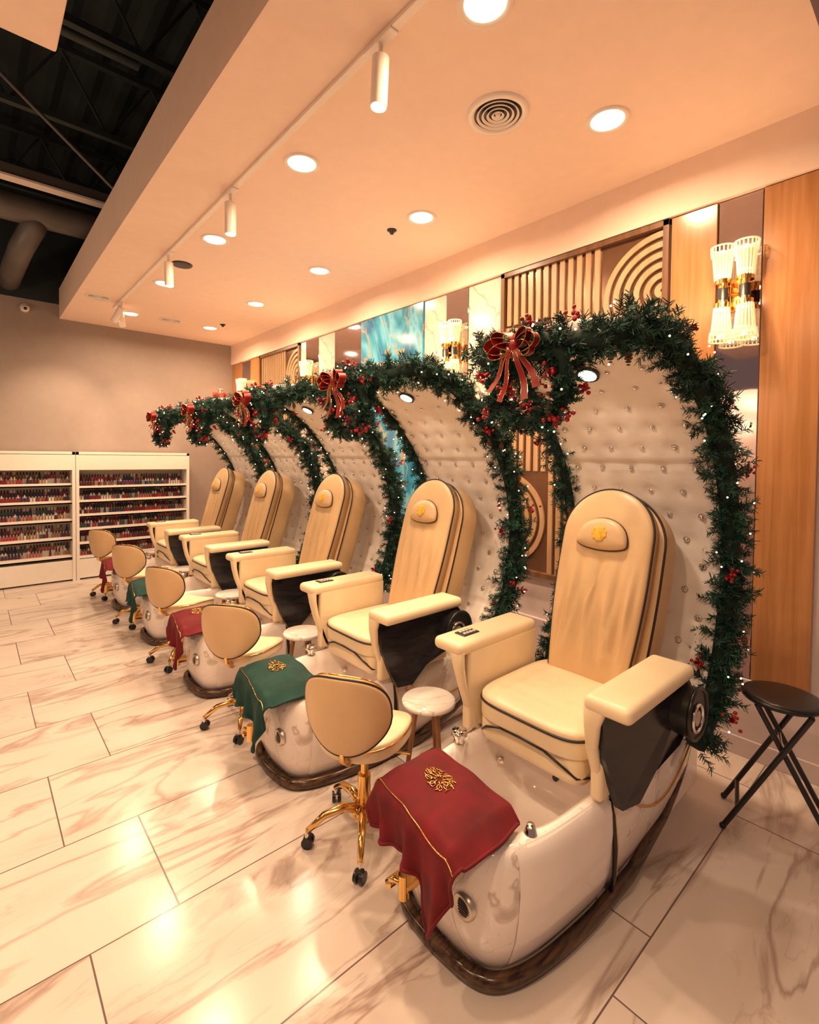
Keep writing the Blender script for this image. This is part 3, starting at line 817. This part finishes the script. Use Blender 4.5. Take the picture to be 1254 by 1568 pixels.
# ------------------------------------------------------------------ towel
def towel_mesh(mat):
    NU, NV = 48, 56
    def S(u, v):
        Y = -.19+.47*u
        if v < .5:
            k = v/.5; X = 1.31-.27*k+.05*(u-.5); Z = .478+.035*math.sin(math.pi*(.1+.8*k))*math.exp(-((u-.5)/.45)**4)
        else:
            k = (v-.5)/.5; drop = .11+.15*math.exp(-((u-.22)/.13)**2)+.03*u
            ang = min(1, k*5)*math.pi/2
            X = 1.04+.05*(u-.5)-.03*math.sin(ang)-.004*k; Z = .488-(.02*(1-math.cos(ang)))-drop*k
            X += .018*k*math.sin(u*21+1)+.009*k*math.sin(u*37)
            Y += (.25-u)*.06*k
        ed = max(0, (.08-u)/.08); f = (1 if v < .5 else 1-(v-.5)*2); Z -= .03*ed*f; Y -= .02*ed*f*math.sin(v*6)
        ed = max(0, (u-.86)/.14); Z -= .09*ed*ed*f
        Z += .003*math.sin(u*17+v*9)+.002*math.sin(v*23-u*8)
        return Vector((X, Y, Z))
    m = MB(); G = [[S(i/NU, j/NV) for j in range(NV+1)] for i in range(NU+1)]
    vs = [p for r in G for p in r]; fs = []
    for i in range(NU):
        for j in range(NV): a = i*(NV+1)+j; fs.append([a, a+1, a+NV+2, a+NV+1])
    m.add(vs, fs, mat)
    off = Vector((.006, 0, -.007)); m.add([p+off for p in vs], [f[::-1] for f in fs], mat)
    rim = [G[i][0] for i in range(NU+1)]+[G[NU][j] for j in range(NV+1)]+[G[i][NV] for i in range(NU, -1, -1)]+[G[0][j] for j in range(NV, -1, -1)]
    m.tube([p+Vector((0, 0, -.003)) for p in rim], .006, mat, 6)
    m.tube([p+Vector((-.003, 0, .002)) for p in [S(i/NU, .50+.06*(1-i/NU)) for i in range(NU+1)]], .0022, 'gold', 5)
    rr = random.Random(4)
    def cr(th, rad): return S(.52+.15*rad*math.cos(th), .25+.085*rad*math.sin(th))+Vector((0, 0, .0035))
    for k in range(10):
        th = 2*math.pi*k/10
        m.tube([cr(th+.35*math.sin(t*3.14), .15+.85*t) for t in [i/7 for i in range(8)]], .0020, 'gold', 5)
        m.tube([cr(th+.3+.22*math.cos(t*6.28), .70+.22*math.sin(t*6.28)) for t in [i/8 for i in range(9)]], .0016, 'gold', 5)
    for k in range(24):
        p = cr(rr.uniform(0, 6.28), rr.uniform(.1, 1)**.7); m.sph(p, .0036, 'gold', (1, 1, .5), 1)
    return m.mesh('towel', (SX, 0, 0))
tow = {'red': towel_mesh('red'), 'green': towel_mesh('green')}

YC0, DY = 1.10, 1.19
for k in range(5):
    y = YC0+DY*k
    e = empty('pedicure_spa_chair', (-SX, y, 0))
    for nm, me in chair_parts: place(me, nm, e)
    l = bpy.data.lights.new('canopy_beam', 'AREA'); l.shape = 'DISK'; l.size = .07; l.energy = 4.5; l.color = (1, .76, .52); l.spread = math.radians(160)
    o = bpy.data.objects.new('canopy_beam', l); COL.objects.link(o); o.parent = e; o.location = LP
    o.rotation_euler = (LN+Vector((-.25, 0, 0))).to_track_quat('Z', 'Y').to_euler()
    g = place(garl[k % 2], 'christmas_garland', None, (-SX, y, 0))
    w = empty('christmas_wreath', (-SX, y, 0)); place(wre, 'wreath_ring', w); place(bow, 'red_bow', w)
    place(tow['red' if k % 2 == 0 else 'green'], 'red_velvet_towel' if k % 2 == 0 else 'green_velvet_towel', None, (-SX, y, 0))

# ------------------------------------------------------------------ technician chair
tparts = []
m = MB()
so2 = [(.20*sp(math.cos(t), 2.6)+.02, .185*sp(math.sin(t), 2.6)) for t in [2*math.pi*i/56 for i in range(56)]]
def wseat(q): q = q.copy(); q.z += .06*(q.y/.19)**2*.6-.02*(q.x/.2); return q
m.pad(so2, .04, .035, .02, 'leather', X=Matrix.Translation((0, 0, .42)), warp=wseat)
tparts.append(('seat', m.mesh('tseat')))
m = MB()
m.tube([wseat(Vector((u*1.01, v*1.01, .018)))+Vector((0, 0, .42)) for u, v in so2], .004, 'gold', 6, True)
tparts.append(('seat_piping', m.mesh('tseatp')))
bo = []
for i in range(64):
    t = 2*math.pi*i/64; c, s_ = math.cos(t), math.sin(t)
    v = .152*sp(s_, 2.7); u = .185*sp(c, 2.5)*(1-.42*max(0, -s_)**1.2)
    bo.append((u, v))
def wback(q):
    R = .25; a = q.x/R
    rad = R-q.z
    return Vector((-rad*math.cos(a)+.03, rad*math.sin(a), q.y+.625)) + Vector((-.10*(q.y+.15), 0, 0))
m = MB(); m.pad(bo, .03, .012, .012, 'leather2', warp=wback, rings=8); tparts.append(('backrest', m.mesh('tback')))
m = MB()
m.tube([wback(Vector((u*1.012, v*1.012, -.014))) for u, v in bo], .0045, 'pipe', 6, True)
m.tube([wback(Vector((u*1.012, v*1.012, .014))) for u, v in bo], .004, 'gold', 6, True); tparts.append(('back_piping', m.mesh('tbackp')))
m = MB()
m.tube([(-.05, 0, .40), (-.17, 0, .405), (-.225, 0, .45), (-.235, 0, .54), (-.23, 0, .60)], .014, 'gold', 10)
m.cyl((0, 0, .375), (0, 0, .40), .09, 'gold', seg=24); m.cyl((0, 0, .20), (0, 0, .38), .016, 'gold'); m.cyl((0, 0, .09), (0, 0, .26), .027, 'gold', seg=20)
m.tube([(0, 0, .365), (.03, -.10, .36), (.04, -.19, .355)], .006, 'gold'); m.lathe([(.0001, 0), (.045, .005), (.052, .03), (.04, .06), (.0001, .065)], 'gold', (0, 0, .07))
LA = .95
for i in range(5):
    a = 2*math.pi*i/5+LA; c, s_ = math.cos(a), math.sin(a)
    m.tube([(0.02*c, .02*s_, .115), (.09*c, .09*s_, .135), (.17*c, .17*s_, .12), (.24*c, .24*s_, .07)], [.02, .018, .015, .012], 'gold', 10)
    m.cyl((.24*c, .24*s_, .08), (.24*c, .24*s_, .045), .008, 'chrome')
tparts.append(('gold_base', m.mesh('tbase')))
m = MB()
for i in range(5):
    a = 2*math.pi*i/5+LA; c, s_ = math.cos(a), math.sin(a); b = a+1.1; dx, dy = math.cos(b), math.sin(b); px, py = .24*c+.012*s_, .24*s_
    for sg in (-1, 1):
        m.cyl((px+dx*.005*sg, py+dy*.005*sg, .023), (px+dx*.020*sg, py+dy*.020*sg, .023), .023, 'blackp', seg=20)
    m.box((px, py, .042), (.03, .03, .012), 'blackp', .005)
tparts.append(('casters', m.mesh('tcast')))
for k in range(5):
    e = empty('technician_chair', (1.235, 1.66+DY*k, 0), math.radians((32, 38, 30, 36, 33)[k]))
    for nm, me in tparts: place(me, nm, e)

m = MB(); m.lathe([(.0001, 0), (.118, 0), (.127, .006), (.128, .02), (.121, .026), (.0001, .026)], 'bmarble', (0, 0, .43), 40); t1 = m.mesh('top')
m = MB(); m.cyl((0, 0, .415), (0, 0, .43), .07, 'woods', seg=24)
for i in range(3):
    a = 2*math.pi*i/3+.4; m.cyl((.06*math.cos(a), .06*math.sin(a), .42), (.115*math.cos(a), .115*math.sin(a), 0), .014, 'woods', r1=.009, seg=12)
m.cyl((-.05, 0, .2), (.05, .0, .2), .005, 'woods', seg=8)
t2 = m.mesh('legs')
for k in range(5):
    e = empty('round_side_table', (1.62, 1.67+DY*k, 0)); place(t1, 'tabletop', e); place(t2, 'legs', e)

# folding stool
e = empty('folding_stool', (2.60, .50, 0), math.radians(105))
m = MB(); m.lathe([(.0001, .0), (.13, .0), (.145, .006), (.150, .016), (.142, .026), (.12, .030), (.0001, .032)], 'blackp', (0, 0, .57), 40); m.obj('seat', e)
m = MB()
for sgn in (-1, 1):
    w = .115 if sgn < 0 else .095
    for yy in (-w, w):
        m.cyl((sgn*.09, yy, .57), (-sgn*.20, yy, .01), .011, 'blackp', seg=12); m.sph((-sgn*.20, yy, .013), .014, 'blackp')
    m.cyl((sgn*.09, -w, .57), (sgn*.09, w, .57), .010, 'blackp'); m.cyl((-sgn*.15, -w, .105), (-sgn*.15, w, .105), .009, 'blackp')
m.cyl((0, -.12, .395), (0, .12, .395), .006, 'chrome')
m.obj('legs', e)
m = MB(); m.tube([(2.83+.08*math.cos(a)*(1+.1*math.sin(a*3)), 1.0+.05*math.sin(a), .008+.002*a/6) for a in [i*.3 for i in range(50)]], .006, 'blackp', 6); m.obj('power_cord')
e = empty('crystal_pendant', (-.12, 5.2, 2.75)); m = MB(); m.cyl((0, 0, .15), (0, 0, 2.4), .008, 'darkm'); m.lathe([(.0001, .15), (.05, .13), (.06, .1)], 'gold'); m.obj('stem', e)
m = MB()
for k in range(3):
    m.lathe([(.05, .1-.0), (.10+.02*k, .06-.07*k), (.07, -.02-.07*k), (.0001, -.05-.07*k)], 'glassr', flute=.08, nf=12, seg=48)
m.obj('glass', e)
# two unseen globe pendants, added to brighten the fascia and left floor
for (gx, gy) in ((-1.7, 3.9), (-1.5, 6.1)):
    e = empty('fill_globe_pendant', (gx, gy, 2.55)); m = MB(); m.cyl((0, 0, .12), (0, 0, 2.6), .006, 'darkm'); m.cyl((0, 0, .10), (0, 0, .16), .04, 'gold'); m.sph((0, 0, 0), .12, 'glassr', sub=3); m.obj('globe', e)
    l = bpy.data.lights.new('fill_globe_glow', 'POINT'); l.energy = 38; l.color = LC; l.shadow_soft_size = .13
    o = bpy.data.objects.new('fill_globe_glow', l); COL.objects.link(o); o.parent = e; o.location = (0, 0, -.27)

# ------------------------------------------------------------------ world + camera
w = bpy.data.worlds.new('world'); scene.world = w; w.use_nodes = True
bg = w.node_tree.nodes['Background']; bg.inputs[0].default_value = (1, .60, .47, 1); bg.inputs[1].default_value = .22

F0 = Vector((.664, .748, 0)).normalized(); R0 = Vector((F0.y, -F0.x, 0))
pt = math.radians(-1.55); f = F0*math.cos(pt)+Vector((0, 0, 1))*math.sin(pt); u0 = R0.cross(f)
ro = math.radians(.6); r = R0*math.cos(ro)+u0*math.sin(ro); u = u0*math.cos(ro)-R0*math.sin(ro)
cam = bpy.data.cameras.new('camera'); co = bpy.data.objects.new('camera', cam); COL.objects.link(co)
co.matrix_world = Matrix(((r.x, u.x, -f.x, 0), (r.y, u.y, -f.y, 0), (r.z, u.z, -f.z, 1.6), (0, 0, 0, 1)))
cam.sensor_fit = 'HORIZONTAL'; cam.sensor_width = 36; cam.lens = 36*757/1254.; cam.shift_y = -.050; cam.clip_start = .05
scene.camera = co
